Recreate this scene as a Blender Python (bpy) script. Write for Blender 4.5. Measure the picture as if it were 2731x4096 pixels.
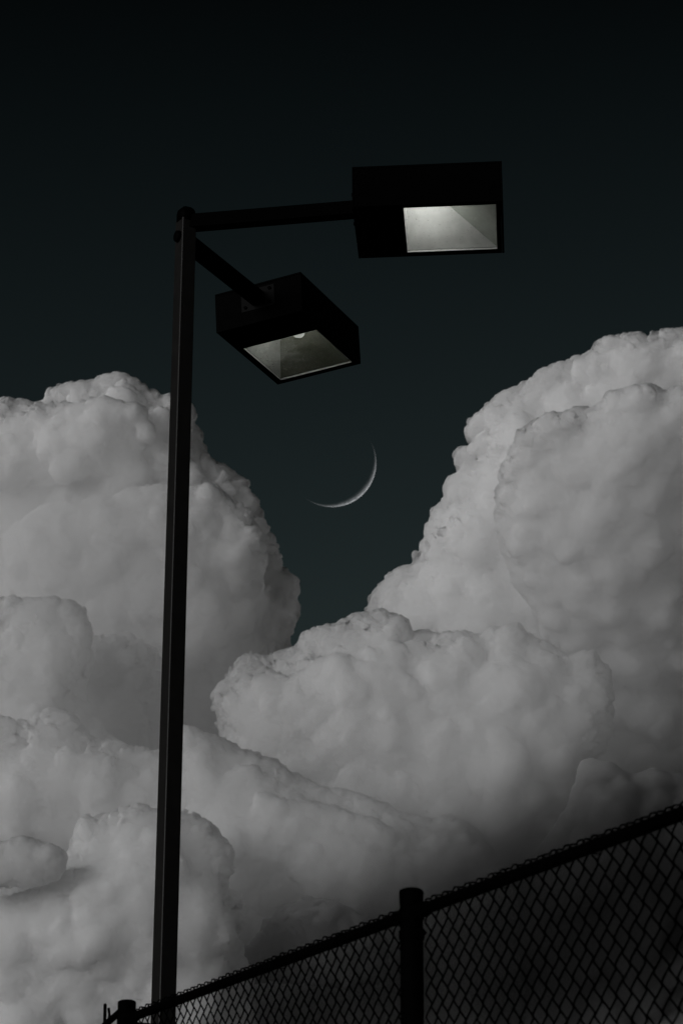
import bpy, bmesh, math, random
import numpy as np
from mathutils import Vector, Matrix

for o in list(bpy.data.objects):
    bpy.data.objects.remove(o)
scene = bpy.context.scene
COL = scene.collection
rad = math.radians

# ------------------------------------------------------------------ camera
CAM_Z = 1.65
F_PX = 10600.0                      # focal length in pixels of the 2731 x 4096 frame
PITCH = rad(17.3)
cam_data = bpy.data.cameras.new('camera')
cam = bpy.data.objects.new('camera', cam_data)
COL.objects.link(cam)
cam.location = (0, 0, CAM_Z)
cam.rotation_euler = (math.pi / 2 + PITCH, 0, 0)
cam_data.sensor_fit = 'VERTICAL'
cam_data.sensor_height = 36.0
cam_data.sensor_width = 24.0
cam_data.lens = F_PX / 4096 * 36.0
cam_data.clip_start = 0.1
cam_data.clip_end = 40000
cam_data.dof.use_dof = True
cam_data.dof.focus_distance = 17.0
cam_data.dof.aperture_fstop = 11
scene.camera = cam
scene.render.resolution_x, scene.render.resolution_y = 682, 1024

# ------------------------------------------------------------------ sky and sun
SUN_AZ = rad(42)                    # measured from straight behind the camera towards the left
SUN_EL = rad(7)
to_sun = Vector((-math.sin(SUN_AZ) * math.cos(SUN_EL), -math.cos(SUN_AZ) * math.cos(SUN_EL), math.sin(SUN_EL)))
world = bpy.data.worlds.new('World')
scene.world = world
world.use_nodes = True
nt = world.node_tree
N, LK = nt.nodes, nt.links
bg = N['Background']
sky = N.new('ShaderNodeTexSky')
sky.sky_type = 'NISHITA'
sky.sun_disc = False
sky.sun_elevation = SUN_EL
sky.sun_rotation = math.atan2(to_sun.x, to_sun.y)
sky.air_density = 1.0
sky.dust_density = 0.3
hsv = N.new('ShaderNodeHueSaturation')
hsv.inputs['Hue'].default_value = 0.455
hsv.inputs['Saturation'].default_value = 0.8
LK.new(sky.outputs[0], hsv.inputs['Color'])
tc = N.new('ShaderNodeTexCoord')
sep = N.new('ShaderNodeSeparateXYZ')
LK.new(tc.outputs['Generated'], sep.inputs[0])
mr = N.new('ShaderNodeMapRange')    # the night sky deepens with height
mr.interpolation_type = 'LINEAR'
mr.inputs['From Min'].default_value = 0.26
mr.inputs['From Max'].default_value = 0.487
mr.inputs['To Min'].default_value = 0.80
mr.inputs['To Max'].default_value = 0.11
LK.new(sep.outputs['Z'], mr.inputs['Value'])
mx = N.new('ShaderNodeMix')
mx.data_type = 'RGBA'
mx.blend_type = 'MULTIPLY'
mx.inputs[0].default_value = 1.0
LK.new(hsv.outputs[0], mx.inputs[6])
LK.new(mr.outputs[0], mx.inputs[7])
LK.new(mx.outputs[2], bg.inputs['Color'])
bg.inputs['Strength'].default_value = 0.0078

sun_data = bpy.data.lights.new('sun', 'SUN')
sun = bpy.data.objects.new('sun', sun_data)
COL.objects.link(sun)
sun_data.energy = 1.5
sun_data.angle = rad(34)
sun_data.color = (0.99, 0.995, 1.0)
sun.rotation_euler = (-to_sun).to_track_quat('-Z', 'Y').to_euler()
sun.location = (-30, -10, 40)

vs = scene.view_settings
vs.view_transform = 'Standard'
vs.look = 'None'
vs.exposure = 0.0
vs.gamma = 1.0
vs.use_curve_mapping = False
cy = scene.cycles
cy.max_bounces = 12
cy.diffuse_bounces = 4
cy.transparent_max_bounces = 256
cy.volume_bounces = 8
cy.use_denoising = True

# ------------------------------------------------------------------ helpers
CP, SP = math.cos(PITCH), math.sin(PITCH)
AX_R = Vector((1, 0, 0))
AX_U = Vector((0, -SP, CP))
AX_D = Vector((0, CP, SP))
CAM = Vector((0, 0, CAM_Z))


def ray(x, y):
    return AX_D + AX_R * ((x - 1365.5) / F_PX) + AX_U * ((2048 - y) / F_PX)


def tag(o, label=None, cat=None, group=None, kind=None):
    if label: o['label'] = label
    if cat: o['category'] = cat
    if group: o['group'] = group
    if kind: o['kind'] = kind
    return o


def obj(name, bm, mat, parent=None, smooth=False):
    me = bpy.data.meshes.new(name)
    bm.normal_update()
    bm.to_mesh(me)
    bm.free()
    me.materials.append(mat)
    if smooth:
        me.shade_smooth()
    o = bpy.data.objects.new(name, me)
    COL.objects.link(o)
    if parent: o.parent = parent
    return o


def empty(name, loc, parent=None):
    o = bpy.data.objects.new(name, None)
    o.location = loc
    o.empty_display_size = 0.2
    COL.objects.link(o)
    return o


def frame_of(d, up=Vector((0, 0, 1))):
    d = d.normalized()
    s = d.cross(up)
    if s.length < 1e-5: s = Vector((1, 0, 0))
    s.normalize()
    return s, s.cross(d).normalized()


def tube(bm, pts, r, n=10, cap=True, radii=None):
    rings = []
    pts = [Vector(p) for p in pts]
    for i, p in enumerate(pts):
        d = (pts[min(i + 1, len(pts) - 1)] - pts[max(i - 1, 0)])
        s, u = frame_of(d, Vector((0.13, 0.21, 1)))
        rr = radii[i] if radii else r
        rings.append([bm.verts.new(p + (s * math.cos(2 * math.pi * k / n) + u * math.sin(2 * math.pi * k / n)) * rr) for k in range(n)])
    for a, b in zip(rings, rings[1:]):
        for k in range(n):
            bm.faces.new((a[k], a[(k + 1) % n], b[(k + 1) % n], b[k]))
    if cap:
        bm.faces.new(rings[0][::-1]); bm.faces.new(rings[-1])
    return rings


def lathe(bm, prof, n=28, origin=(0, 0, 0)):
    ox, oy, oz = origin
    rings = [[bm.verts.new((ox + r * math.cos(2 * math.pi * k / n), oy + r * math.sin(2 * math.pi * k / n), oz + z)) for k in range(n)] for r, z in prof]
    for a, b in zip(rings, rings[1:]):
        for k in range(n):
            bm.faces.new((a[k], a[(k + 1) % n], b[(k + 1) % n], b[k]))
    bm.faces.new(rings[0][::-1]); bm.faces.new(rings[-1])


def hexa(bm, c8):
    v = [bm.verts.new(p) for p in c8]       # bottom 0-3, top 4-7
    for f in ((3, 2, 1, 0), (4, 5, 6, 7), (0, 1, 5, 4), (1, 2, 6, 5), (2, 3, 7, 6), (3, 0, 4, 7)):
        bm.faces.new([v[i] for i in f])
    return v


def box(bm, M, x0, x1, y0, y1, z0, z1, bev=0.0):
    t = bmesh.new()
    hexa(t, [(x0, y0, z0), (x1, y0, z0), (x1, y1, z0), (x0, y1, z0), (x0, y0, z1), (x1, y0, z1), (x1, y1, z1), (x0, y1, z1)])
    if bev:
        bmesh.ops.bevel(t, geom=t.edges[:], offset=bev, segments=2, affect='EDGES', profile=0.6)
    me = bpy.data.meshes.new('tmp')
    t.to_mesh(me); t.free()
    me.transform(M)
    bm.from_mesh(me)
    bpy.data.meshes.remove(me)


# ------------------------------------------------------------------ materials
def mat_new(name):
    m = bpy.data.materials.new(name)
    m.use_nodes = True
    return m, m.node_tree.nodes, m.node_tree.links, m.node_tree.nodes['Principled BSDF']


def paint(name, col, rough=0.5, spec=0.3, scale=30.0, var=0.5, bump=0.05, metal=0.0):
    m, n, l, b = mat_new(name)
    t = n.new('ShaderNodeTexCoord')
    z = n.new('ShaderNodeTexNoise'); z.inputs['Scale'].default_value = scale; z.inputs['Detail'].default_value = 6
    l.new(t.outputs['Object'], z.inputs['Vector'])
    r = n.new('ShaderNodeMapRange')
    r.inputs['To Min'].default_value = 1 - var; r.inputs['To Max'].default_value = 1 + var
    l.new(z.outputs['Fac'], r.inputs['Value'])
    k = n.new('ShaderNodeMix'); k.data_type = 'RGBA'; k.blend_type = 'MULTIPLY'; k.inputs[0].default_value = 1
    k.inputs[6].default_value = (*col, 1)
    l.new(r.outputs[0], k.inputs[7]); l.new(k.outputs[2], b.inputs['Base Color'])
    rr = n.new('ShaderNodeMapRange')
    rr.inputs['To Min'].default_value = rough - 0.1; rr.inputs['To Max'].default_value = rough + 0.1
    l.new(z.outputs['Fac'], rr.inputs['Value']); l.new(rr.outputs[0], b.inputs['Roughness'])
    b.inputs['Specular IOR Level'].default_value = spec
    b.inputs['Metallic'].default_value = metal
    bp = n.new('ShaderNodeBump'); bp.inputs['Strength'].default_value = bump; bp.inputs['Distance'].default_value = 0.003
    l.new(z.outputs['Fac'], bp.inputs['Height']); l.new(bp.outputs[0], b.inputs['Normal'])
    return m


M_POLE = paint('bronze_black_paint', (0.012, 0.0112, 0.0105), 0.5, 0.3, 14, 0.35)
M_HOUSE = paint('black_housing_paint', (0.0010, 0.0010, 0.0010), 0.6, 0.015, 22, 0.3)
M_PLATE = paint('worn_plate_paint', (0.003, 0.003, 0.003), 0.5, 0.05, 22, 0.4)
M_FENCE = paint('black_vinyl', (0.0008, 0.0008, 0.0008), 0.7, 0.01, 60, 0.4)
M_GROUND = paint('asphalt', (0.05, 0.05, 0.05), 0.9, 0.2, 4, 0.4)
M_OLIVE = paint('olive_reflector', (0.13, 0.135, 0.095), 0.45, 0.4, 30, 0.35, 0.3)  # darker olive base colour for one end panel
M_END = paint('greenish_reflector', (0.47, 0.50, 0.45), 0.5, 0.4, 26, 0.2, 0.25)
M_REFL = paint('dull_aluminium', (0.6, 0.6, 0.59), 0.5, 0.4, 26, 0.2, 0.25)


def glass_mat():
    m, n, l, b = mat_new('dusty_glass')
    out = n['Material Output']
    t = n.new('ShaderNodeTexCoord')
    z = n.new('ShaderNodeTexNoise'); z.inputs['Scale'].default_value = 9; z.inputs['Detail'].default_value = 8
    l.new(t.outputs['Object'], z.inputs['Vector'])
    v = n.new('ShaderNodeTexVoronoi'); v.inputs['Scale'].default_value = 34
    l.new(t.outputs['Object'], v.inputs['Vector'])
    c = n.new('ShaderNodeMath'); c.operation = 'LESS_THAN'; c.inputs[1].default_value = 0.09
    l.new(v.outputs['Distance'], c.inputs[0])
    r = n.new('ShaderNodeMapRange'); r.inputs['From Min'].default_value = 0.4; r.inputs['From Max'].default_value = 0.8
    r.inputs['To Min'].default_value = 0.02; r.inputs['To Max'].default_value = 0.12
    l.new(z.outputs['Fac'], r.inputs['Value'])
    s = n.new('ShaderNodeMath'); s.operation = 'MULTIPLY_ADD'; s.inputs[1].default_value = 0.3
    l.new(c.outputs[0], s.inputs[0]); l.new(r.outputs[0], s.inputs[2])
    tr = n.new('ShaderNodeBsdfTransparent'); tr.inputs[0].default_value = (0.94, 0.95, 0.94, 1)
    tl = n.new('ShaderNodeBsdfTranslucent'); tl.inputs[0].default_value = (0.7, 0.7, 0.69, 1)
    mxs = n.new('ShaderNodeMixShader')
    l.new(s.outputs[0], mxs.inputs[0]); l.new(tr.outputs[0], mxs.inputs[1]); l.new(tl.outputs[0], mxs.inputs[2])
    l.new(mxs.outputs[0], out.inputs['Surface'])
    return m


M_GLASS = glass_mat()


def glow(name, col, strength):
    m, n, l, b = mat_new(name)
    e = n.new('ShaderNodeEmission'); e.inputs[0].default_value = (*col, 1); e.inputs[1].default_value = strength
    l.new(e.outputs[0], n['Material Output'].inputs['Surface'])
    return m


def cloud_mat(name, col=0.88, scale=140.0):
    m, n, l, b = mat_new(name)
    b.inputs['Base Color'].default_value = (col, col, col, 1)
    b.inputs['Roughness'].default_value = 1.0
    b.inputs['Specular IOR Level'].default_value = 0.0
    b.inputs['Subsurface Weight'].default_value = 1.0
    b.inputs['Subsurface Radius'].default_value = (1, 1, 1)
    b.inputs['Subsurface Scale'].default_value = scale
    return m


M_CLOUD = cloud_mat('cloud_vapour')

M_DIM = cloud_mat('painted_shade_vapour', 0.55, 80.0)  # darker base colour stands in for shade in the cloud hollow
M_SCUD = cloud_mat('dark_scud_vapour', 0.34, 70.0)  # darker grey base colour for the low clouds


# ------------------------------------------------------------------ ground
bm = bmesh.new()
g = 9000
bm.faces.new([bm.verts.new(p) for p in ((-g, -g, 0), (g, -g, 0), (g, g, 0), (-g, g, 0))])
tag(obj('ground', bm, M_GROUND), 'dark asphalt ground below the lamp post and fence', 'ground', kind='structure')

# ------------------------------------------------------------------ clouds
FV = F_PX / (2731 / 1568)           # focal length in pixels of the 1568-wide study picture


def pt_seg_dist(px, py, poly):
    d = np.full(px.shape, 1e9, np.float32)
    inside = np.zeros(px.shape, bool)
    n = len(poly)
    for i in range(n):
        x1, y1 = poly[i]; x2, y2 = poly[(i + 1) % n]
        vx, vy = x2 - x1, y2 - y1
        t = np.clip(((px - x1) * vx + (py - y1) * vy) / (vx * vx + vy * vy + 1e-9), 0, 1)
        d = np.minimum(d, np.hypot(px - x1 - t * vx, py - y1 - t * vy))
        if y1 != y2:
            c = ((y1 > py) != (y2 > py)) & (px < (x2 - x1) * (py - y1) / (y2 - y1) + x1)
            inside ^= c
    return np.where(inside, d, -d)


def smooth_noise(shape, wl, vox, rng):
    """band-limited value noise on the voxel grid, about -1..1, wavelength wl"""
    mats, dims = [], []
    for s in shape:
        n = int(s * vox / wl) + 5
        x = np.arange(s) * vox / wl + rng.random()
        i = np.floor(x).astype(int); f = x - i
        W = np.zeros((s, n), np.float32)
        r = np.arange(s)
        W[r, i] += (1 - f) ** 3 / 6
        W[r, i + 1] += (3 * f ** 3 - 6 * f ** 2 + 4) / 6
        W[r, i + 2] += (-3 * f ** 3 + 3 * f ** 2 + 3 * f + 1) / 6
        W[r, i + 3] += f ** 3 / 6
        mats.append(W); dims.append(n)
    c = rng.uniform(-1, 1, dims).astype(np.float32) * 2.6
    c = np.tensordot(mats[0], c, (1, 0))
    c = np.tensordot(c, mats[1], (1, 1)).transpose(0, 2, 1)
    return np.tensordot(c, mats[2], (2, 1))


def surface_nets(S, vox):
    ins = S < 0
    nx, ny, nz = S.shape
    cnt = np.zeros((nx - 1, ny - 1, nz - 1), np.uint8)
    for a in (0, 1):
        for b in (0, 1):
            for c in (0, 1):
                cnt += ins[a:nx - 1 + a, b:ny - 1 + b, c:nz - 1 + c]
    act = (cnt > 0) & (cnt < 8)
    idx = np.argwhere(act)
    vid = np.full(act.shape, -1, np.int32)
    vid[act] = np.arange(len(idx))
    acc = np.zeros((len(idx), 3), np.float32)
    num = np.zeros(len(idx), np.float32)
    corners = [(a, b, c) for a in (0, 1) for b in (0, 1) for c in (0, 1)]
    val = {k: S[idx[:, 0] + k[0], idx[:, 1] + k[1], idx[:, 2] + k[2]] for k in corners}
    for k in corners:
        for ax in range(3):
            if k[ax] == 0:
                k2 = list(k); k2[ax] = 1; k2 = tuple(k2)
                s0, s1 = val[k], val[k2]
                m = (s0 < 0) != (s1 < 0)
                t = np.where(m, s0 / np.where(m, s0 - s1, 1), 0)
                p = np.array(k, np.float32)[None, :].repeat(len(idx), 0)
                p[:, ax] += t
                acc += p * m[:, None]
                num += m
    verts = (idx + acc / num[:, None]) * vox
    faces = []
    for ax in range(3):
        sl0 = [slice(1, -1)] * 3; sl1 = [slice(1, -1)] * 3
        sl0[ax] = slice(0, -1); sl1[ax] = slice(1, None)
        a, b = ins[tuple(sl0)], ins[tuple(sl1)]
        for flip, m in ((False, a & ~b), (True, ~a & b)):
            e = np.argwhere(m)
            off = [1, 1, 1]; off[ax] = 0
            e = e + np.array(off)
            o1, o2 = [(1, 2), (2, 0), (0, 1)][ax]
            q = []
            for d1, d2 in ((-1, -1), (0, -1), (0, 0), (-1, 0)):
                c = e.copy(); c[:, o1] += d1; c[:, o2] += d2
                q.append(vid[c[:, 0], c[:, 1], c[:, 2]])
            q = np.stack(q, 1)
            faces.append(q[:, ::-1] if flip else q)
    return verts, np.concatenate(faces)


def drop_crumbs(V, Q, least=400):
    """keep only pieces of at least so many corners, so that no speck floats loose"""
    lab = np.arange(len(V))
    while True:
        m = lab[Q].min(1)
        new = lab.copy()
        for c in range(4): np.minimum.at(new, Q[:, c], m)
        new = new[new]
        new = new[new]
        if (new == lab).all(): break
        lab = new
    cnt = np.bincount(lab, minlength=len(V))
    keep = cnt[lab] >= max(least, cnt.max() // 8)
    idx = np.cumsum(keep) - 1
    return V[keep], idx[Q[keep[Q[:, 0]]]]


def make_cloud(name, poly, depth, seed, rmax=92, vox=3.3, thick=0.9, bulge=60, detail=1.0, k=5.0, jit=0.45, mat=None, inner_detail=0.4, tilt=0.0, extra=(), tuft_n=999, spots=(), label='', group=None, shrink=0.85):
    rng = np.random.default_rng(seed)
    poly = np.array(poly, float)
    x0, y0 = poly.min(0) - 30; x1, y1 = poly.max(0) + 30
    st = 6.0
    gx, gy = np.meshgrid(np.arange(x0, x1, st), np.arange(y0, y1, st), indexing='ij')
    blobs = []
    for pl, zo, tl in [(poly, 0.0, tilt)] + [(np.array(e[0], float), e[1], e[2]) for e in extra]:
        top = pl[:, 1].min()
        dist = pt_seg_dist(gx, gy, pl)
        left = dist.copy()
        rm = rmax if pl is poly else rmax * 0.75
        for _ in range(500):
            i = np.unravel_index(np.argmax(np.minimum(left, rm) + rng.random(left.shape) * 0.15 * rm * (left > 0)), left.shape)
            d = dist[i]
            if left[i] < 7: break
            r = min(d, rm) * rng.uniform(0.75, 1.0)
            cx, cy_ = gx[i], gy[i]
            inner = 1 - math.exp(-max(d - r * 0.7, 0) / 90)
            z = zo - bulge * inner + rng.uniform(-1, 1) * jit * r + tl * (cy_ - top)
            blobs.append((cx, cy_, z, r * shrink))
            left[np.hypot(gx - cx, gy - cy_) < 0.72 * r] = -1
    all_b = list(blobs)
    lvl = blobs
    for cnt, lo, hi in ((10, 0.28, 0.5), (6, 0.28, 0.45)):
        nxt = []
        for cx, cy_, z, r in lvl:
            if r < 13: continue
            for _ in range(cnt):
                v = rng.normal(size=3); v /= np.linalg.norm(v)
                if v[2] > 0.35: v[2] = -v[2]
                rr = r * rng.uniform(lo, hi)
                q = (cx + v[0] * r * 0.86, cy_ + v[1] * r * 0.86, z + v[2] * r * thick * 0.86, rr)
                nxt.append(q)
        all_b += nxt
        lvl = nxt
    # small tufts along the outlines
    edges = [(poly[i], poly[(i + 1) % len(poly)], poly, tilt * (poly[i][1] - poly[:, 1].min())) for i in range(min(tuft_n, len(poly)))]
    for e in extra:
        pl = np.array(e[0], float)
        edges += [(pl[i], pl[i + 1], pl, e[1] + e[2] * (pl[i][1] - pl[:, 1].min())) for i in range(e[3])]
    for p, q, pl, zo in edges:
        L = np.hypot(*(q - p))
        for t in np.arange(0, L, 7.0 if pl is poly else 10.0):
            r = 4.5 + 11 * rng.random() ** 2
            e = p + (q - p) * min(1, (t + rng.uniform(-3, 3)) / L) + rng.normal(size=2) * 1.5
            nrm = np.array([q[1] - p[1], p[0] - q[0]]) / (L + 1e-6)
            if pt_seg_dist(np.array([e[0] + nrm[0] * 9]), np.array([e[1] + nrm[1] * 9]), pl)[0] < 0: nrm = -nrm
            for w in (0, 1):
                c2 = e + nrm * (r * 0.6 + w * (r * 0.9 + 4))
                all_b.append((c2[0], c2[1], zo + rng.uniform(-26, 14), r * (1 + 0.5 * w)))
        for t in np.arange(rng.uniform(0, 20), L, 24.0 if pl is poly else 34.0):
            r = rng.uniform(12, 27)
            e = p + (q - p) * (t / L)
            nrm = np.array([q[1] - p[1], p[0] - q[0]]) / (L + 1e-6)
            if pt_seg_dist(np.array([e[0] + nrm[0] * 9]), np.array([e[1] + nrm[1] * 9]), pl)[0] < 0: nrm = -nrm
            c2 = e + nrm * r * 0.72
            all_b.append((c2[0], c2[1], zo + rng.uniform(-30, 18), r))
    for px, py, r in spots:
        all_b.append((px, py, rng.uniform(-6, 6), r))
    B = np.array(all_b)
    z0 = (B[:, 2] - B[:, 3]).min() - 25; z1 = (B[:, 2] + B[:, 3]).max() + 25
    shape = (int((x1 - x0) / vox) + 1, int((y1 - y0) / vox) + 1, int((z1 - z0) / vox) + 1)
    X = (x0 + np.arange(shape[0]) * vox).astype(np.float32)
    Y = (y0 + np.arange(shape[1]) * vox).astype(np.float32)
    Z = (z0 + np.arange(shape[2]) * vox).astype(np.float32)
    parts = []
    for kk, pick in ((k * 1.05, lambda r: r > 24), (k * 0.9, lambda r: r <= 24)):
        T = np.zeros(shape, np.float32)
        for cx, cy_, z, r in all_b:
            if not pick(r): continue
            R = r + 3.0 * kk
            i0, i1 = np.searchsorted(X, (cx - R, cx + R)); j0, j1 = np.searchsorted(Y, (cy_ - R, cy_ + R)); l0, l1 = np.searchsorted(Z, (z - R, z + R))
            if i1 <= i0 or j1 <= j0 or l1 <= l0: continue
            dd = np.sqrt(((X[i0:i1] - cx) ** 2)[:, None, None] + ((Y[j0:j1] - cy_) ** 2)[None, :, None] + ((Z[l0:l1] - z) ** 2)[None, None, :])
            T[i0:i1, j0:j1, l0:l1] += np.exp(np.minimum((r - dd) / kk, 10))
        parts.append(-kk * np.log(T + 1e-4))
    h = np.clip(0.5 + 0.5 * (parts[1] - parts[0]) / 8.0, 0, 1)
    S = parts[1] * (1 - h) + parts[0] * h - 8.0 * h * (1 - h)
    amp = 1 + 0.6 * smooth_noise(shape, 160, vox, rng)
    amp = np.clip(amp, 0.25, 1.7)
    big = np.zeros(shape, np.float32); fine = np.zeros(shape, np.float32)
    for wl, a in ((84, 10.0), (42, 9.0), (21, 8.0), (11, 6.5), (7, 4.0)):
        nz = (np.abs(smooth_noise(shape, wl, vox, rng)) - 0.33) * a
        if wl > 30: big += nz
        else: fine += nz
    gX, gY = np.meshgrid(X, Y, indexing='ij')
    de = pt_seg_dist(gX, gY, poly)
    edge = np.exp(-(np.where(de > 6, de - 6, np.minimum(de + 6, 0) * 1.5) / 34.0) ** 2)[:, :, None].astype(np.float32)
    S -= (big + fine * (inner_detail + (1.35 - inner_detail) * edge)) * amp * detail
    S[[0, -1]] = 9; S[:, [0, -1]] = 9; S[:, :, [0, -1]] = 9
    sc = depth / FV
    cen = np.array([(poly[:, 0].mean() - 784) * sc, (1176 - poly[:, 1].mean()) * sc])
    r_, u_, d_ = (np.array(a) for a in (AX_R, AX_U, AX_D))
    base = CAM + AX_D * depth + AX_R * cen[0] + AX_U * cen[1]

    def build(nm, G, vx, m):
        V, Q = surface_nets(G, vx)
        V, Q = drop_crumbs(V, Q)
        V = V + np.array([x0, y0, z0], np.float32)
        # from study-picture units to metres at this cloud's distance
        lx = (V[:, 0] - 784) * sc - cen[0]; ly = (1176 - V[:, 1]) * sc - cen[1]; lz = V[:, 2] * sc
        W = lx[:, None] * r_ + ly[:, None] * u_ + lz[:, None] * d_
        me = bpy.data.meshes.new(nm)
        me.vertices.add(len(W)); me.vertices.foreach_set('co', W.astype(np.float32).ravel())
        me.loops.add(len(Q) * 4); me.loops.foreach_set('vertex_index', Q.astype(np.int32).ravel())
        me.polygons.add(len(Q)); me.polygons.foreach_set('loop_start', np.arange(0, len(Q) * 4, 4, dtype=np.int32))
        me.update(calc_edges=True)
        me.shade_smooth()
        me.materials.append(m)
        o = bpy.data.objects.new(nm, me)
        COL.objects.link(o)
        return o
    o = build(name, S, vox, mat or M_CLOUD)
    o.location = base
    tag(o, label, 'cloud', group or 'cumulus clouds filling the lower sky')
    return o


make_cloud('cumulus_cloud', [(-90, 920), (0, 925), (35, 930), (80, 945), (125, 932), (122, 908), (150, 890), (210, 884), (240, 868), (272, 864), (312, 880), (350, 905), (392, 920), (440, 945), (450, 1000), (480, 1060), (515, 1090), (548, 1115), (572, 1150), (580, 1185), (612, 1218), (626, 1262), (640, 1320), (676, 1333), (662, 1368), (676, 1402), (668, 1432), (640, 1488), (662, 1498), (640, 1560), (560, 1650), (420, 1760), (200, 1800), (-90, 1800)],
           3400, 11, label='tall pale cumulus tower behind the lamp pole on the left', spots=[(668, 1338, 9), (657, 1347, 13), (667, 1400, 20), (655, 1496, 7), (643, 1490, 9), (575, 1165, 20), (548, 1125, 16), (128, 915, 12), (500, 1085, 14)],
           extra=[([(0, 1250), (120, 1170), (300, 1140), (420, 1120), (500, 1128), (540, 1160), (595, 1225), (605, 1300), (612, 1400), (600, 1500), (520, 1600), (300, 1700), (0, 1700)], -170, 0.3, 7),
                  ([(-60, 1010), (100, 950), (250, 925), (335, 945), (365, 1000), (350, 1060), (230, 1130), (-60, 1140)], -140, 0.5, 4)])
make_cloud('cumulus_cloud', [(1660, 760), (1568, 765), (1480, 776), (1390, 784), (1340, 830), (1280, 848), (1225, 870), (1200, 895), (1150, 915), (1120, 950), (1080, 985), (1096, 1025), (1055, 1050), (1058, 1080), (1035, 1120), (1040, 1150), (1000, 1185), (985, 1240), (968, 1290), (950, 1310), (905, 1316), (875, 1360), (845, 1410), (860, 1470), (950, 1560), (1020, 1700), (1060, 1900), (1150, 2100), (1660, 2100)],
           3400, 12, label='largest bright cumulus tower with crumbly left edge right of the moon', spots=[(957, 1272, 6), (963, 1280, 8), (972, 1290, 12), (905, 1328, 16), (930, 1322, 9), (1068, 1060, 20), (1090, 992, 14), (1045, 1128, 14), (1006, 1190, 16), (866, 1385, 16), (1465, 772, 7), (1475, 778, 9)])
make_cloud('cumulus_cloud', [(1660, 895), (1568, 905), (1480, 898), (1410, 915), (1380, 945), (1330, 948), (1270, 955), (1200, 1000), (1180, 1040), (1150, 1100), (1142, 1170), (1160, 1260), (1200, 1350), (1260, 1450), (1330, 1600), (1400, 1800), (1660, 1800)],
           3130, 13, label='grey rounded cloud dome in front of the right tower', tilt=0.62, tuft_n=9, detail=0.7)
make_cloud('cumulus_cloud', [(500, 1610), (520, 1560), (570, 1515), (650, 1508), (690, 1490), (715, 1460), (780, 1440), (812, 1424), (880, 1410), (920, 1430), (940, 1462), (1000, 1467), (1060, 1456), (1120, 1482), (1125, 1458), (1180, 1445), (1230, 1475), (1290, 1510), (1350, 1505), (1385, 1540), (1392, 1600), (1390, 1660), (1370, 1710), (1338, 1745), (1345, 1800), (1380, 1900), (1380, 2200), (700, 2150), (560, 1850), (500, 1750), (520, 1680)],
           3080, 14, label='wide heaped cloud below the moon with darker right end', tilt=-0.12,
           extra=[([(545, 1640), (600, 1570), (690, 1540), (780, 1510), (880, 1520), (945, 1560), (1000, 1610), (1010, 1700), (940, 1800), (600, 1800)], -130, 0.25, 6),
                  ([(980, 1640), (1040, 1560), (1130, 1530), (1230, 1560), (1290, 1620), (1280, 1720), (1180, 1820), (1000, 1820)], -100, 0.25, 4)])
make_cloud('cumulus_cloud', [(-90, 1380), (0, 1385), (60, 1392), (130, 1383), (180, 1400), (197, 1450), (196, 1520), (180, 1590), (205, 1660), (260, 1720), (200, 1850), (-90, 1850)],
           3060, 15, label='cloud at the left edge beside the dark hollow')
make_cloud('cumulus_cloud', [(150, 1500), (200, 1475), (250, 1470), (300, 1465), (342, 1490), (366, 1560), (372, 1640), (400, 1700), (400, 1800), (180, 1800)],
           3230, 25, label='recessed cloud with shade in its colour between the dark hollow and the pole', bulge=10, mat=M_DIM)
make_cloud('cumulus_cloud', [(-90, 1665), (0, 1660), (55, 1672), (120, 1640), (165, 1655), (210, 1705), (300, 1722), (400, 1740), (460, 1780), (480, 1900), (400, 2000), (-90, 2000)],
           2940, 16, label='grey cloud shelf at the left edge below the dark hollow')
make_cloud('cumulus_cloud', [(420, 1680), (480, 1695), (560, 1730), (620, 1752), (680, 1800), (740, 1820), (830, 1840), (900, 1872), (970, 1892), (1040, 1880), (1090, 1912), (1130, 1980), (1180, 2060), (1200, 2400), (400, 2400), (380, 1900)],
           2850, 17, label='grey cloud bank sloping down right of the pole towards the fence',
           extra=[([(560, 1900), (600, 1810), (660, 1830), (760, 1850), (850, 1880), (930, 1930), (1000, 2000), (1010, 2150), (600, 2200)], -110, 0.2, 5)])
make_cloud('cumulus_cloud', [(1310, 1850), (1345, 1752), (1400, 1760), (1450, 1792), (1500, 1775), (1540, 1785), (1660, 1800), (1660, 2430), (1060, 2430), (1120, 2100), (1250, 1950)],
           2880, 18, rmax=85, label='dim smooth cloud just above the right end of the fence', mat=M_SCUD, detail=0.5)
make_cloud('cumulus_cloud', [(175, 1960), (185, 1915), (205, 1888), (262, 1872), (330, 1858), (430, 1868), (480, 1898), (514, 1940), (521, 1990), (512, 2032), (540, 2060), (551, 2112), (540, 2160), (560, 2220), (600, 2440), (-90, 2440), (-90, 2040), (100, 2030)],
           2680, 19, label='large soft cloud at the bottom left behind the pole foot',
           extra=[([(-60, 2080), (60, 2050), (180, 1990), (290, 1960), (380, 1990), (420, 2060), (430, 2200), (300, 2300), (-60, 2300)], -110, 0.2, 5)])
make_cloud('cumulus_cloud', [(-90, 1935), (0, 1942), (65, 1933), (140, 1972), (118, 2010), (60, 2025), (-90, 2035)],
           2600, 20, label='small rounded puff cut by the lower left picture edge', bulge=20, detail=0.6)
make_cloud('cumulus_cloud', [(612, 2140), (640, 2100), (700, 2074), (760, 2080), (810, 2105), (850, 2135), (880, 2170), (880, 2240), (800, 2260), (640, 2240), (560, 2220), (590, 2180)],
           2740, 21, label='small dark scud cloud above the middle of the fence', bulge=0, rmax=48, mat=M_SCUD)

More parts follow.
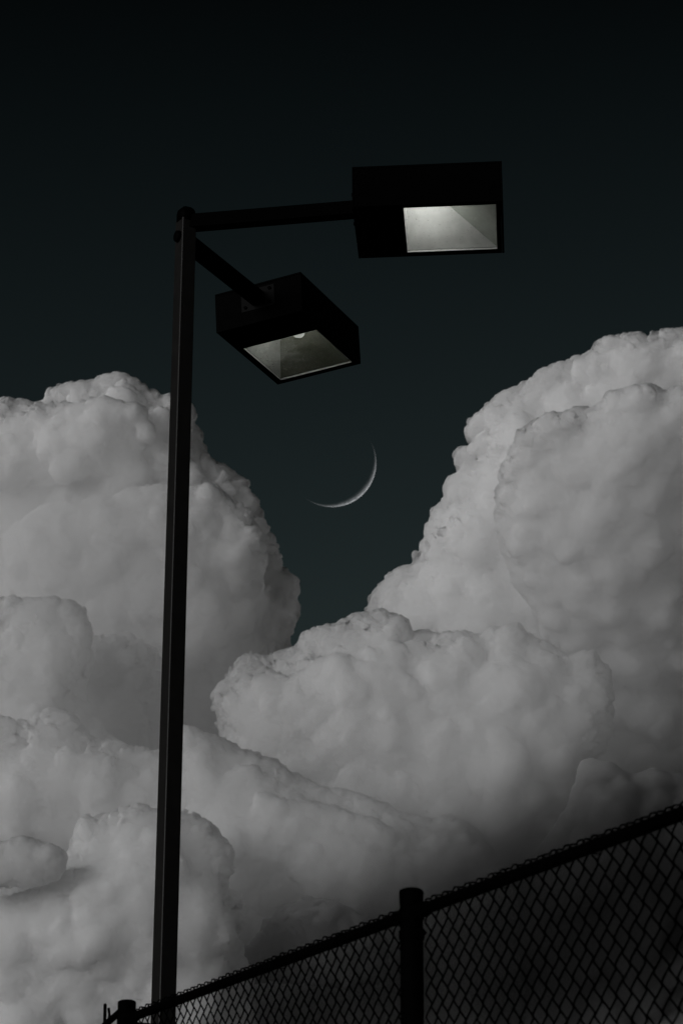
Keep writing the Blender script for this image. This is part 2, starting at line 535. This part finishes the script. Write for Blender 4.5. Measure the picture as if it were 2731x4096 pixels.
# ------------------------------------------------------------------ thin vapour hanging between the cloud layers
def vapour_body():
    poly = np.array([(-150, 985), (120, 985), (250, 920), (330, 950), (420, 1010), (480, 1110), (560, 1230), (600, 1340), (625, 1500), (660, 1560), (740, 1500), (880, 1470), (900, 1430), (990, 1330), (1060, 1180), (1110, 1060), (1200, 950), (1350, 870), (1480, 830), (1720, 820), (1720, 2560), (-150, 2560)], float)
    st = 18.0
    xs = np.arange(-150, 1725, st); ys = np.arange(800, 2565, st)
    gx, gy = np.meshgrid(xs, ys, indexing='ij')
    d = pt_seg_dist(gx, gy, poly)
    d = np.where((gx < 0) | (gx > 1568) | (gy > 2352), np.maximum(d, 0) + 200, d)
    front = 3420 - 1080 * (1 - np.exp(-np.maximum(d, 0) / 230))
    bm = bmesh.new()

    def P(x, y, dep):
        k = dep / FV
        return CAM + AX_D * dep + AX_R * ((x - 784) * k) + AX_U * ((1176 - y) * k)
    ok = d > 0
    vf, vb = {}, {}
    for i in range(len(xs)):
        for j in range(len(ys)):
            if ok[i, j]:
                vf[i, j] = bm.verts.new(P(xs[i], ys[j], front[i, j]))
                vb[i, j] = bm.verts.new(P(xs[i], ys[j], 3425))
    for i in range(len(xs) - 1):
        for j in range(len(ys) - 1):
            q = [(i, j), (i + 1, j), (i + 1, j + 1), (i, j + 1)]
            if all(c in vf for c in q):
                bm.faces.new([vf[c] for c in q])
                bm.faces.new([vb[c] for c in q[::-1]])
    bm.edges.ensure_lookup_table()
    back = {v: k for k, v in vb.items()}
    fr = {v: k for k, v in vf.items()}
    for e in [e for e in bm.edges if len(e.link_faces) == 1 and e.verts[0] in fr]:
        a, b = e.verts
        bm.faces.new((a, b, vb[fr[b]], vb[fr[a]]))
    bmesh.ops.delete(bm, geom=[v for v in bm.verts if not v.link_faces], context='VERTS')
    bmesh.ops.recalc_face_normals(bm, faces=bm.faces[:])
    m, n, l, b = mat_new('thin_vapour')
    n.remove(b)
    v = n.new('ShaderNodeVolumePrincipled')
    v.inputs['Color'].default_value = (0.99, 0.99, 0.99, 1)
    v.inputs['Density'].default_value = 0.0012
    l.new(v.outputs[0], n['Material Output'].inputs['Volume'])
    tag(obj('cloud_vapour', bm, m), 'thin grey vapour hanging between the cloud layers', 'mist', kind='stuff')


vapour_body()

# ------------------------------------------------------------------ moon
MOON_D = 12000.0
mc = CAM + ray(1327.6, 1851.5) * MOON_D
MR = 176.5 / F_PX * MOON_D


def moon_mat():
    m, n, l, b = mat_new('moon_sunlight_glow')  # sunlight on the crescent is put in as emission fading to the terminator
    out = n['Material Output']
    g_ = n.new('ShaderNodeNewGeometry')
    t = n.new('ShaderNodeTexCoord')
    dt = n.new('ShaderNodeVectorMath'); dt.operation = 'DOT_PRODUCT'
    ls = (AX_R * 0.66 - AX_U * 0.72 + AX_D * 1.75).normalized()
    dt.inputs[1].default_value = ls
    l.new(g_.outputs['Normal'], dt.inputs[0])
    z = n.new('ShaderNodeTexNoise'); z.inputs['Scale'].default_value = 0.07; z.inputs['Detail'].default_value = 8
    l.new(t.outputs['Object'], z.inputs['Vector'])
    r = n.new('ShaderNodeMapRange'); r.inputs['From Min'].default_value = 0.3; r.inputs['From Max'].default_value = 0.7
    r.inputs['To Min'].default_value = 0.45; r.inputs['To Max'].default_value = 1.5
    l.new(z.outputs['Fac'], r.inputs['Value'])
    mm = n.new('ShaderNodeMath'); mm.operation = 'MULTIPLY'; mm.use_clamp = False
    mxm = n.new('ShaderNodeMath'); mxm.operation = 'MAXIMUM'; mxm.inputs[1].default_value = 0.0
    l.new(dt.outputs['Value'], mxm.inputs[0])
    pw = n.new('ShaderNodeMath'); pw.operation = 'POWER'; pw.inputs[1].default_value = 1.7
    l.new(mxm.outputs[0], pw.inputs[0])
    l.new(pw.outputs[0], mm.inputs[0]); l.new(r.outputs[0], mm.inputs[1])
    st = n.new('ShaderNodeMath'); st.operation = 'MULTIPLY'; st.inputs[1].default_value = 1.9
    l.new(mm.outputs[0], st.inputs[0])
    e = n.new('ShaderNodeEmission'); e.inputs[0].default_value = (0.95, 0.97, 1, 1)
    l.new(st.outputs[0], e.inputs[1])
    tr = n.new('ShaderNodeBsdfTransparent')
    ad = n.new('ShaderNodeAddShader')
    l.new(e.outputs[0], ad.inputs[0]); l.new(tr.outputs[0], ad.inputs[1])
    l.new(ad.outputs[0], out.inputs['Surface'])
    m2, n2, l2, b2 = mat_new('moon_inner')
    tr2 = n2.new('ShaderNodeBsdfTransparent')
    l2.new(tr2.outputs[0], n2['Material Output'].inputs['Surface'])
    return m, m2, ls


mm_, mm2_, LS = moon_mat()
bm = bmesh.new()
# a solid wedge of the globe: between the limb facing away from us and the terminator
toc = (CAM - mc).normalized()
axis = toc.cross(LS).normalized()               # the horns lie along this axis
e1 = LS - toc * LS.dot(toc); e1.normalize()     # across the crescent, in the picture plane
beta = math.acos(max(-1, min(1, LS.dot(toc)))) - math.pi / 2    # lit strip seen on our side = pi/2 - beta
lit = math.pi / 2 - beta
n1, n2 = 96, 10
grid = []
for i in range(n1 + 1):
    th = math.pi * i / n1                        # from horn to horn
    row = []
    for j in range(n2 + 1):
        ph = (lit + 0.03) * j / n2 - 0.03        # from limb (0) towards us
        d = axis * math.cos(th) + (e1 * math.cos(ph) + toc * math.sin(ph)) * math.sin(th)
        row.append(bm.verts.new(d * MR))
    grid.append(row)
outer = []
for i in range(n1):
    for j in range(n2):
        f = bm.faces.new((grid[i][j], grid[i + 1][j], grid[i + 1][j + 1], grid[i][j + 1]))
        f.smooth = True
bmesh.ops.remove_doubles(bm, verts=bm.verts[:], dist=0.01)
bmesh.ops.recalc_face_normals(bm, faces=bm.faces[:])
bm.normal_update()
s_ = sum(f.normal.dot(f.calc_center_median()) for f in bm.faces)
if s_ < 0: bmesh.ops.reverse_faces(bm, faces=bm.faces[:])
moon = obj('moon', bm, mm_)
moon.location = mc
tag(moon, 'thin white crescent moon hanging between the two cloud towers', 'moon')

# ------------------------------------------------------------------ lamp post
POLE = Vector((-0.926, 14.396, 0))
p_top = POLE + Vector((0.012, 0, 6.30 + CAM_Z))
p_bot = POLE + Vector((-0.060, 0, 0))
lamp = empty('street_light', p_bot)
tag(lamp, 'tall black square lamp post carrying two shoebox floodlights on arms', 'street light')


def under(o):
    """hang a world-space mesh under the lamp post"""
    o.parent = lamp
    o.matrix_parent_inverse = Matrix.Translation(-Vector(p_bot))
    return o


def axis_at(z):
    t = z / p_top.z
    return p_bot.lerp(p_top, t)


# right, wide face: normal 28 degrees to the right of the direction to the camera
to_cam = Vector((-POLE.x, -POLE.y, 0)).normalized()
ang = rad(28)
nr = Matrix.Rotation(ang, 3, 'Z') @ to_cam       # towards the camera's right
nl = Matrix.Rotation(rad(-62), 3, 'Z') @ to_cam


def ordered_ring(bm, z, h, ch=0.004):
    c = axis_at(z)
    pts = [(h, h - ch), (h - ch, h), (-h + ch, h), (-h, h - ch), (-h, -h + ch), (-h + ch, -h), (h - ch, -h), (h, -h + ch)]
    return [bm.verts.new(c + nr * a + nl * b) for a, b in pts]


bm = bmesh.new()
rings = [ordered_ring(bm, z, h) for z, h in ((0.0, 0.0535), (2.5, 0.0515), (5.0, 0.0490), (p_top.z - 0.02, 0.0455))]
for a, b in zip(rings, rings[1:]):
    for k in range(8):
        bm.faces.new((a[k], a[(k + 1) % 8], b[(k + 1) % 8], b[k]))
bm.faces.new(rings[0][::-1]); bm.faces.new(rings[-1])
bmesh.ops.recalc_face_normals(bm, faces=bm.faces[:])
under(obj('pole', bm, M_POLE))
# rounded cap on top
bm = bmesh.new()
prof = []
for z, h in ((-0.03, 0.047), (0.02, 0.047), (0.045, 0.042), (0.060, 0.028), (0.064, 0.01)):
    prof.append(ordered_ring(bm, p_top.z + z, h, h * 0.35))
for a, b in zip(prof, prof[1:]):
    for k in range(8):
        bm.faces.new((a[k], a[(k + 1) % 8], b[(k + 1) % 8], b[k]))
bm.faces.new(prof[-1]); bm.faces.new(prof[0][::-1])
bmesh.ops.recalc_face_normals(bm, faces=bm.faces[:])
under(obj('pole_cap', bm, M_HOUSE, smooth=True))
# through-bolt washer bulge on the left of the pole head
bm = bmesh.new()
c = axis_at(p_top.z - 0.13) + nl * 0.045
tube(bm, [c, c + nl * 0.018, c + nl * 0.026], 0.034, 14, radii=[0.036, 0.034, 0.018])
under(obj('bolt_boss', bm, M_HOUSE, smooth=False))
# base plate and bolts, on the ground
bm = bmesh.new()
box(bm, Matrix.Translation(p_bot), -0.14, 0.14, -0.14, 0.14, 0, 0.025, 0.004)
under(obj('base_plate', bm, M_HOUSE))

L_, W_, H_ = 0.864, 0.595, 0.268
FIT = [  # attach height above the camera, yaw, pitch, roll, arm length, bulb strength, words
    (6.2849, -0.0679, 0.0128, -0.1265, 1.0099),
    (6.1859, 1.1371, -0.0668, -0.0900, 0.9813),
]


def lamp_frame(z, yaw, pit, rol, arm):
    l = Vector((math.cos(yaw) * math.cos(pit), math.sin(yaw) * math.cos(pit), math.sin(pit)))
    s = Vector((-math.sin(yaw), math.cos(yaw), 0))
    u = l.cross(s)
    s2 = s * math.cos(rol) + u * math.sin(rol)
    u2 = -s * math.sin(rol) + u * math.cos(rol)
    o = POLE + Vector((0, 0, z + CAM_Z)) + l * arm
    M = Matrix(((l.x, s2.x, u2.x, o.x), (l.y, s2.y, u2.y, o.y), (l.z, s2.z, u2.z, o.z), (0, 0, 0, 1)))
    return M


def build_head(fit, bulb_mat, label, bulb_at, end_mat, emitter_mat=None):
    z, yaw, pit, rol, arm = fit
    M = lamp_frame(*fit)
    hw, hh = W_ / 2, H_ / 2
    # the arm, a square tube from the pole face to the housing
    bm = bmesh.new()
    drop = Vector((0, 0, -0.046))
    c8 = []
    for zz_ in (-0.018, 0.070):
        for xx, yy in ((-arm + 0.02, -0.036), (-0.008, -0.036), (-0.008, 0.036), (-arm + 0.02, 0.036)):
            p = M @ Vector((xx, yy, zz_))
            c8.append(p + (drop if xx < -0.1 else Vector((0, 0, 0))))
    hexa(bm, c8)
    bmesh.ops.bevel(bm, geom=bm.edges[:], offset=0.004, segments=2, affect='EDGES', profile=0.6)
    under(obj('arm', bm, M_HOUSE))
    # the housing: five walls of sheet metal and a bottom with a lens opening
    bm = bmesh.new()
    t = 0.012
    box(bm, M, 0, L_, -hw, hw, hh - t, hh, 0.003)
    box(bm, M, 0, t, -hw, hw, -hh, hh - t - 0.002, 0.003)
    box(bm, M, L_ - t, L_, -hw, hw, -hh, hh - t - 0.002, 0.003)
    box(bm, M, t + 0.001, L_ - t - 0.001, -hw, -hw + t, -hh + 0.001, hh - t - 0.002, 0.003)
    box(bm, M, t + 0.001, L_ - t - 0.001, hw - t, hw, -hh + 0.001, hh - t - 0.002, 0.003)
    house = under(obj('lamp_housing', bm, M_HOUSE))
    house['label'] = label
    # bottom door frame, four strips round the opening
    x0, x1, y0, y1 = 0.335 * L_, 0.955 * L_, -0.43 * W_, 0.43 * W_
    bm = bmesh.new()
    zb0, zb1 = -hh + 0.004, -hh + 0.018
    box(bm, M, t + .002, x0, -hw + t + .002, hw - t - .002, zb0, zb1, 0.002)
    box(bm, M, x1, L_ - t - .002, -hw + t + .002, hw - t - .002, zb0, zb1, 0.002)
    box(bm, M, x0 + .001, x1 - .001, -hw + t + .002, y0, zb0, zb1, 0.002)
    box(bm, M, x0 + .001, x1 - .001, y1, hw - t - .002, zb0, zb1, 0.002)

    def sub(o):
        o.parent = house
        o.matrix_parent_inverse = Matrix.Identity(4)
        return o
    sub(obj('door_frame', bm, M_HOUSE))
    # reflector: four sloping sheets rising to a narrow roof over the bulb
    a0, a1, b0, b1 = x0 + 0.010, x0 + 0.25, -0.11, 0.11
    zt, zl = hh - 0.03, -hh + 0.020
    q = 0.002
    lower = [(x0 + q, y0 + q, zl), (x1 - q, y0 + q, zl), (x1 - q, y1 - q, zl), (x0 + q, y1 - q, zl)]
    upper = [(a0, b0, zt), (a1, b0, zt), (a1, b1, zt), (a0, b1, zt)]
    for i in range(4):
        j = (i + 1) % 4
        bm = bmesh.new()
        A_, B_, C_, D_ = (Vector(v) for v in (lower[i], lower[j], upper[j], upper[i]))
        nrm = (B_ - A_).cross(D_ - A_).normalized() * 0.0012
        hexa(bm, [M @ (p - nrm) for p in (A_, B_, C_, D_)] + [M @ (p + nrm) for p in (A_, B_, C_, D_)])
        bmesh.ops.recalc_face_normals(bm, faces=bm.faces[:])
        sub(obj('reflector_panel', bm, end_mat if i == 1 else M_REFL))
    bm = bmesh.new()
    box(bm, M, a0, a1, b0, b1, zt + .002, zt + .004)
    sub(obj('reflector_roof', bm, M_REFL))
    # pale lip round the opening
    bm = bmesh.new()
    w = 0.005
    for bx_ in ((x0, x1, y0, y0 + w), (x0, x1, y1 - w, y1), (x0, x0 + w, y0 + w + .001, y1 - w - .001), (x1 - w, x1, y0 + w + .001, y1 - w - .001)):
        box(bm, M, bx_[0] + .0015, bx_[1] - .0015, bx_[2] + .0015, bx_[3] - .0015, zb0 + .001, zb0 + .012)
    sub(obj('lens_gasket', bm, M_REFL))
    bm = bmesh.new()
    box(bm, M, x0 + w + .002, x1 - w - .002, y0 + w + .002, y1 - w - .002, zb0 + .006, zb0 + .009)
    sub(obj('glass_pane', bm, M_GLASS))
    # bulb: elongated glass envelope with a neck
    bm = bmesh.new()
    pr = [(0.0, 0.018), (0.03, 0.02), (0.05, 0.032), (0.085, 0.043), (0.12, 0.043), (0.15, 0.03), (0.165, 0.008)]
    tube(bm, [M @ Vector((x0 + 0.03 + px * 1.2, bulb_at[0], hh - bulb_at[1])) for px, _ in pr], 0.03, 16, radii=[r_ for _, r_ in pr])
    sub(obj('bulb', bm, bulb_mat, smooth=True))
    if emitter_mat:  # extra emitter added out of view behind the rim to brighten the reflector
        bm = bmesh.new()
        tube(bm, [M @ Vector((x0 + 0.04 + px, 0.0, hh - 0.055)) for px in (0, 0.01, 0.06, 0.07)], 0.012, 12, radii=[0.006, 0.013, 0.013, 0.006])
        sub(obj('hidden_emitter', bm, emitter_mat, smooth=True))
    # mounting plate where the arm meets the housing, with its bolts
    bm = bmesh.new()
    box(bm, M, -0.006, -0.001, -0.115, 0.115, -0.045, 0.100, 0.002)
    sub(obj('mounting_plate', bm, M_PLATE))
    for by in (-0.085, 0.085):
        for bz in (-0.02, 0.075):
            bm = bmesh.new()
            tube(bm, [M @ Vector((-0.0065, by, bz)), M @ Vector((-0.016, by, bz))], 0.011, 6)
            sub(obj('bolt', bm, M_HOUSE))
    return house


build_head(FIT[0], glow('bulb_white', (1.0, 1.0, 0.97), 9.5), 'black shoebox lamp head on the level arm with bright white lens', (-0.07, 0.085), M_END)
build_head(FIT[1], glow('bulb_dim', (0.97, 1.0, 0.93), 0.42), 'black shoebox lamp head on the receding arm with dim greenish lens', (-0.05, 0.146), M_OLIVE, glow('hidden_glow', (0.97, 1.0, 0.93), 46.0))

# ------------------------------------------------------------------ fence
P1 = Vector((0.1812, 6.872, 0)); P2 = Vector((-0.7415, 9.262, 0))
RAIL_Z = CAM_Z + 1.049
U_ = (P1 - P2).normalized()
SPAN = (P1 - P2).length
NF = Vector((-U_.y, U_.x, 0))
if NF.dot(Vector((0, 1, 0))) < 0: NF = -NF          # far side
P0 = P1 + U_ * SPAN
fence = empty('chain_link_fence', P2)
tag(fence, 'black chain link fence rising to the right across the bottom', 'fence')


def fpart(o):
    o.parent = fence
    o.matrix_parent_inverse = Matrix.Translation(-P2)
    return o


def fence_post(P):
    bm = bmesh.new()
    lathe(bm, [(0.0300, 0.0), (0.0300, RAIL_Z + 0.035)], 28, (P.x, P.y, 0))
    post = fpart(obj('post', bm, M_FENCE, smooth=False))
    bm = bmesh.new()
    lathe(bm, [(0.0315, RAIL_Z + 0.022), (0.0320, RAIL_Z + 0.056), (0.030, RAIL_Z + 0.0615), (0.02, RAIL_Z + 0.066), (0.004, RAIL_Z + 0.068)], 28, (P.x, P.y, 0))
    c = obj('post_cap', bm, M_FENCE, post); c.matrix_parent_inverse = Matrix.Identity(4)
    for dz in (-0.005, -0.055, -0.38, -0.72):
        bm = bmesh.new()
        lathe(bm, [(0.0335, RAIL_Z + dz - 0.011), (0.0335, RAIL_Z + dz + 0.011)], 28, (P.x, P.y, 0))
        a = Vector((P.x, P.y, RAIL_Z + dz)) + NF * 0.004
        for sgn in (-1, 1):
            e = a + U_ * sgn * 0.047
            box(bm, Matrix.Translation(e), -0.012, 0.012, -0.004, 0.004, -0.010, 0.010, 0.002)
            tube(bm, [e - NF * 0.016, e + NF * 0.016], 0.0055, 6)
        b = obj('tension_band', bm, M_FENCE, post); b.matrix_parent_inverse = Matrix.Identity(4)
    return post


for P in (P2, P1, P0):
    fence_post(P)
# top rails
for a, b in ((P2, P1), (P1, P0)):
    bm = bmesh.new()
    za = Vector((0, 0, RAIL_Z))
    tube(bm, [a + za + U_ * 0.03, a + za + U_ * 0.10, a + za + U_ * 0.101, b + za - U_ * 0.101, b + za - U_ * 0.1, b + za - U_ * 0.03], 0.0155, 14, radii=[0.020, 0.020, 0.0155, 0.0155, 0.020, 0.020])
    fpart(obj('top_rail', bm, M_FENCE, smooth=False))
# brace rail dropping from the corner post
bm = bmesh.new()
tube(bm, [P2 + Vector((0, 0, RAIL_Z - 0.02)) + NF * 0.03, P1 + Vector((0, 0, RAIL_Z - 0.36)) + NF * 0.03], 0.013, 10)
fpart(obj('brace_rail', bm, M_FENCE))
# woven wires: each one a flattened spiral that hooks into its neighbours
WP, HP = 0.0355, 0.0305             # half diamond width, half diamond height
NROW = 38
TOPZ = RAIL_Z + 0.0305


def wire_mesh(par):
    bm = bmesh.new()
    pts = []
    # folded-over end at the top edge
    n0 = 0 if par == 0 else 1
    zt = -0.002
    if par == 0:
        pts += [(WP * 1.05, 0.000, zt - 0.002), (WP * 0.5, -0.002, zt + 0.0008), (0.002, 0, zt)]
    else:
        pts += [(-WP * 0.10, 0.002, zt - 0.002), (WP * 0.45, -0.002, zt + 0.0035), (WP * 0.9, 0, zt + 0.003), (WP, 0, zt - 0.002)]
    for i in range(NROW):
        side = (i + par) % 2
        x = side * WP; x2 = (1 - side) * WP
        z_ = -i * HP
        dirx = 1 if side == 0 else -1
        yo = 0.0020 * (1 if i % 2 == 0 else -1)
        if i: pts.append((x + dirx * 0.0006, 0, z_))
        pts.append((x + dirx * WP * 0.12, yo, z_ - HP * 0.18))
        pts.append((x + dirx * WP * 0.80, yo, z_ - HP * 0.74))
        pts.append((x2 - dirx * 0.001, yo * 0.6, z_ - HP * 0.95))
    tube(bm, [(p[0], p[1], p[2]) for p in pts], 0.0025, 5)
    me = bpy.data.meshes.new('fence_wire')
    bm.normal_update(); bm.to_mesh(me); bm.free()
    me.materials.append(M_FENCE)
    me.shade_smooth()
    return me


WM = [wire_mesh(0), wire_mesh(1)]
RM = Matrix(((U_.x, NF.x, 0, 0), (U_.y, NF.y, 0, 0), (0, 0, 1, 0), (0, 0, 0, 1)))
rnd = random.Random(4)
for a, n in ((P2, int((SPAN - 0.08) / WP)), (P1, int((SPAN - 0.45) / WP))):
    for i in range(n):
        o = bpy.data.objects.new('fence_wire', WM[i % 2])
        COL.objects.link(o)
        pos = a + U_ * (0.045 + i * WP) + NF * 0.020 + Vector((0, 0, TOPZ + rnd.uniform(-0.0015, 0.0015)))
        o.parent = fence
        o.matrix_parent_inverse = Matrix.Translation(-P2)
        o.matrix_basis = Matrix.Translation(pos) @ RM @ Matrix.Rotation(rnd.uniform(-0.004, 0.004), 4, 'Y')
# ties round the rail
for a in (P2, P1):
    for k in range(1, 5):
        bm = bmesh.new()
        c = a + U_ * (k * 0.5 + 0.06) + Vector((0, 0, RAIL_Z))
        pts = []
        for q in range(19):
            an = 2 * math.pi * q / 16
            pts.append(c + NF * (0.019 * math.cos(an) + 0.002) + Vector((0, 0, 0.019 * math.sin(an))) + U_ * (q * 0.0006))
        tube(bm, pts, 0.0017, 5)
        fpart(obj('tie_wire', bm, M_FENCE))

# gate leaf at the far left corner: stile, short rail and edge strip
gp = CAM + ray(421, 4040) * (9.75)
gate = empty('fence_gate', (gp.x, gp.y, 0))
tag(gate, 'dark gate stile and short rail left of the corner fence post', 'gate')


def gpart(o):
    o.parent = gate
    o.matrix_parent_inverse = Matrix.Translation(-Vector((gp.x, gp.y, 0)))
    return o


gtop = (CAM + ray(421, 4013) * 9.75).z
bm = bmesh.new()
lathe(bm, [(0.0062, 0.0), (0.0062, gtop - 0.004), (0.003, gtop)], 12, (gp.x, gp.y, 0))
gpart(obj('stile', bm, M_FENCE))
bm = bmesh.new()
zz = (CAM + ray(421, 4030) * 9.75).z
pts = []
for i in range(70):
    pts.append(Vector((gp.x + 0.012 + 0.004 * (i % 2), gp.y + 0.01, zz - i * 0.0258)))
tube(bm, pts, 0.005, 6)
gpart(obj('edge_wire', bm, M_FENCE))
bm = bmesh.new()
rz = (CAM + ray(440, 4084) * 9.6).z
tube(bm, [Vector((gp.x, gp.y, rz)), Vector((P2.x, P2.y + 0.06, rz + 0.012))], 0.012, 10)
gpart(obj('gate_rail', bm, M_FENCE))

# ------------------------------------------------------------------ absorbing veil added to darken the clouds behind the fence
def shade_veil():
    D_ = 1400.0
    sc = D_ / FV
    c = CAM + AX_D * D_ + AX_R * ((1300 - 784) * sc) + AX_U * ((1176 - 2125) * sc)
    bm = bmesh.new()
    bmesh.ops.create_icosphere(bm, subdivisions=4, radius=1.0)
    m, n, l, b = mat_new('shade_veil_volume')
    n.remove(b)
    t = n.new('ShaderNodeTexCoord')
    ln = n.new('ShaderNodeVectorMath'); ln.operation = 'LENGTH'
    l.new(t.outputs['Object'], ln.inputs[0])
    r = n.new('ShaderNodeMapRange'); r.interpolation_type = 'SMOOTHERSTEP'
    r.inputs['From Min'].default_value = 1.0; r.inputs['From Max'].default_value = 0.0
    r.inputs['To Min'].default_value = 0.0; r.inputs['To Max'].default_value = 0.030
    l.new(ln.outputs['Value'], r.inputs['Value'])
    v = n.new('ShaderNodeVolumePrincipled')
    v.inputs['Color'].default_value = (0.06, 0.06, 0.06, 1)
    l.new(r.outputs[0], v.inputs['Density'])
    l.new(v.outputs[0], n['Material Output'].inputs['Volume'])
    o = obj('shade_veil', bm, m)
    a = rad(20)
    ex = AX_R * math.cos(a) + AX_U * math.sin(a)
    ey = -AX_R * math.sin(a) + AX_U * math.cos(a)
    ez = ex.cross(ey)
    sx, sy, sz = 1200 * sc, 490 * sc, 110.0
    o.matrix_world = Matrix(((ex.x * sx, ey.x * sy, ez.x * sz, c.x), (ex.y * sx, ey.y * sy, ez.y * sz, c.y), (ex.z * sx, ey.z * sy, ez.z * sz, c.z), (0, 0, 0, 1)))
    tag(o, 'added dark veil dimming the clouds behind the fence', 'mist', kind='stuff')


shade_veil()
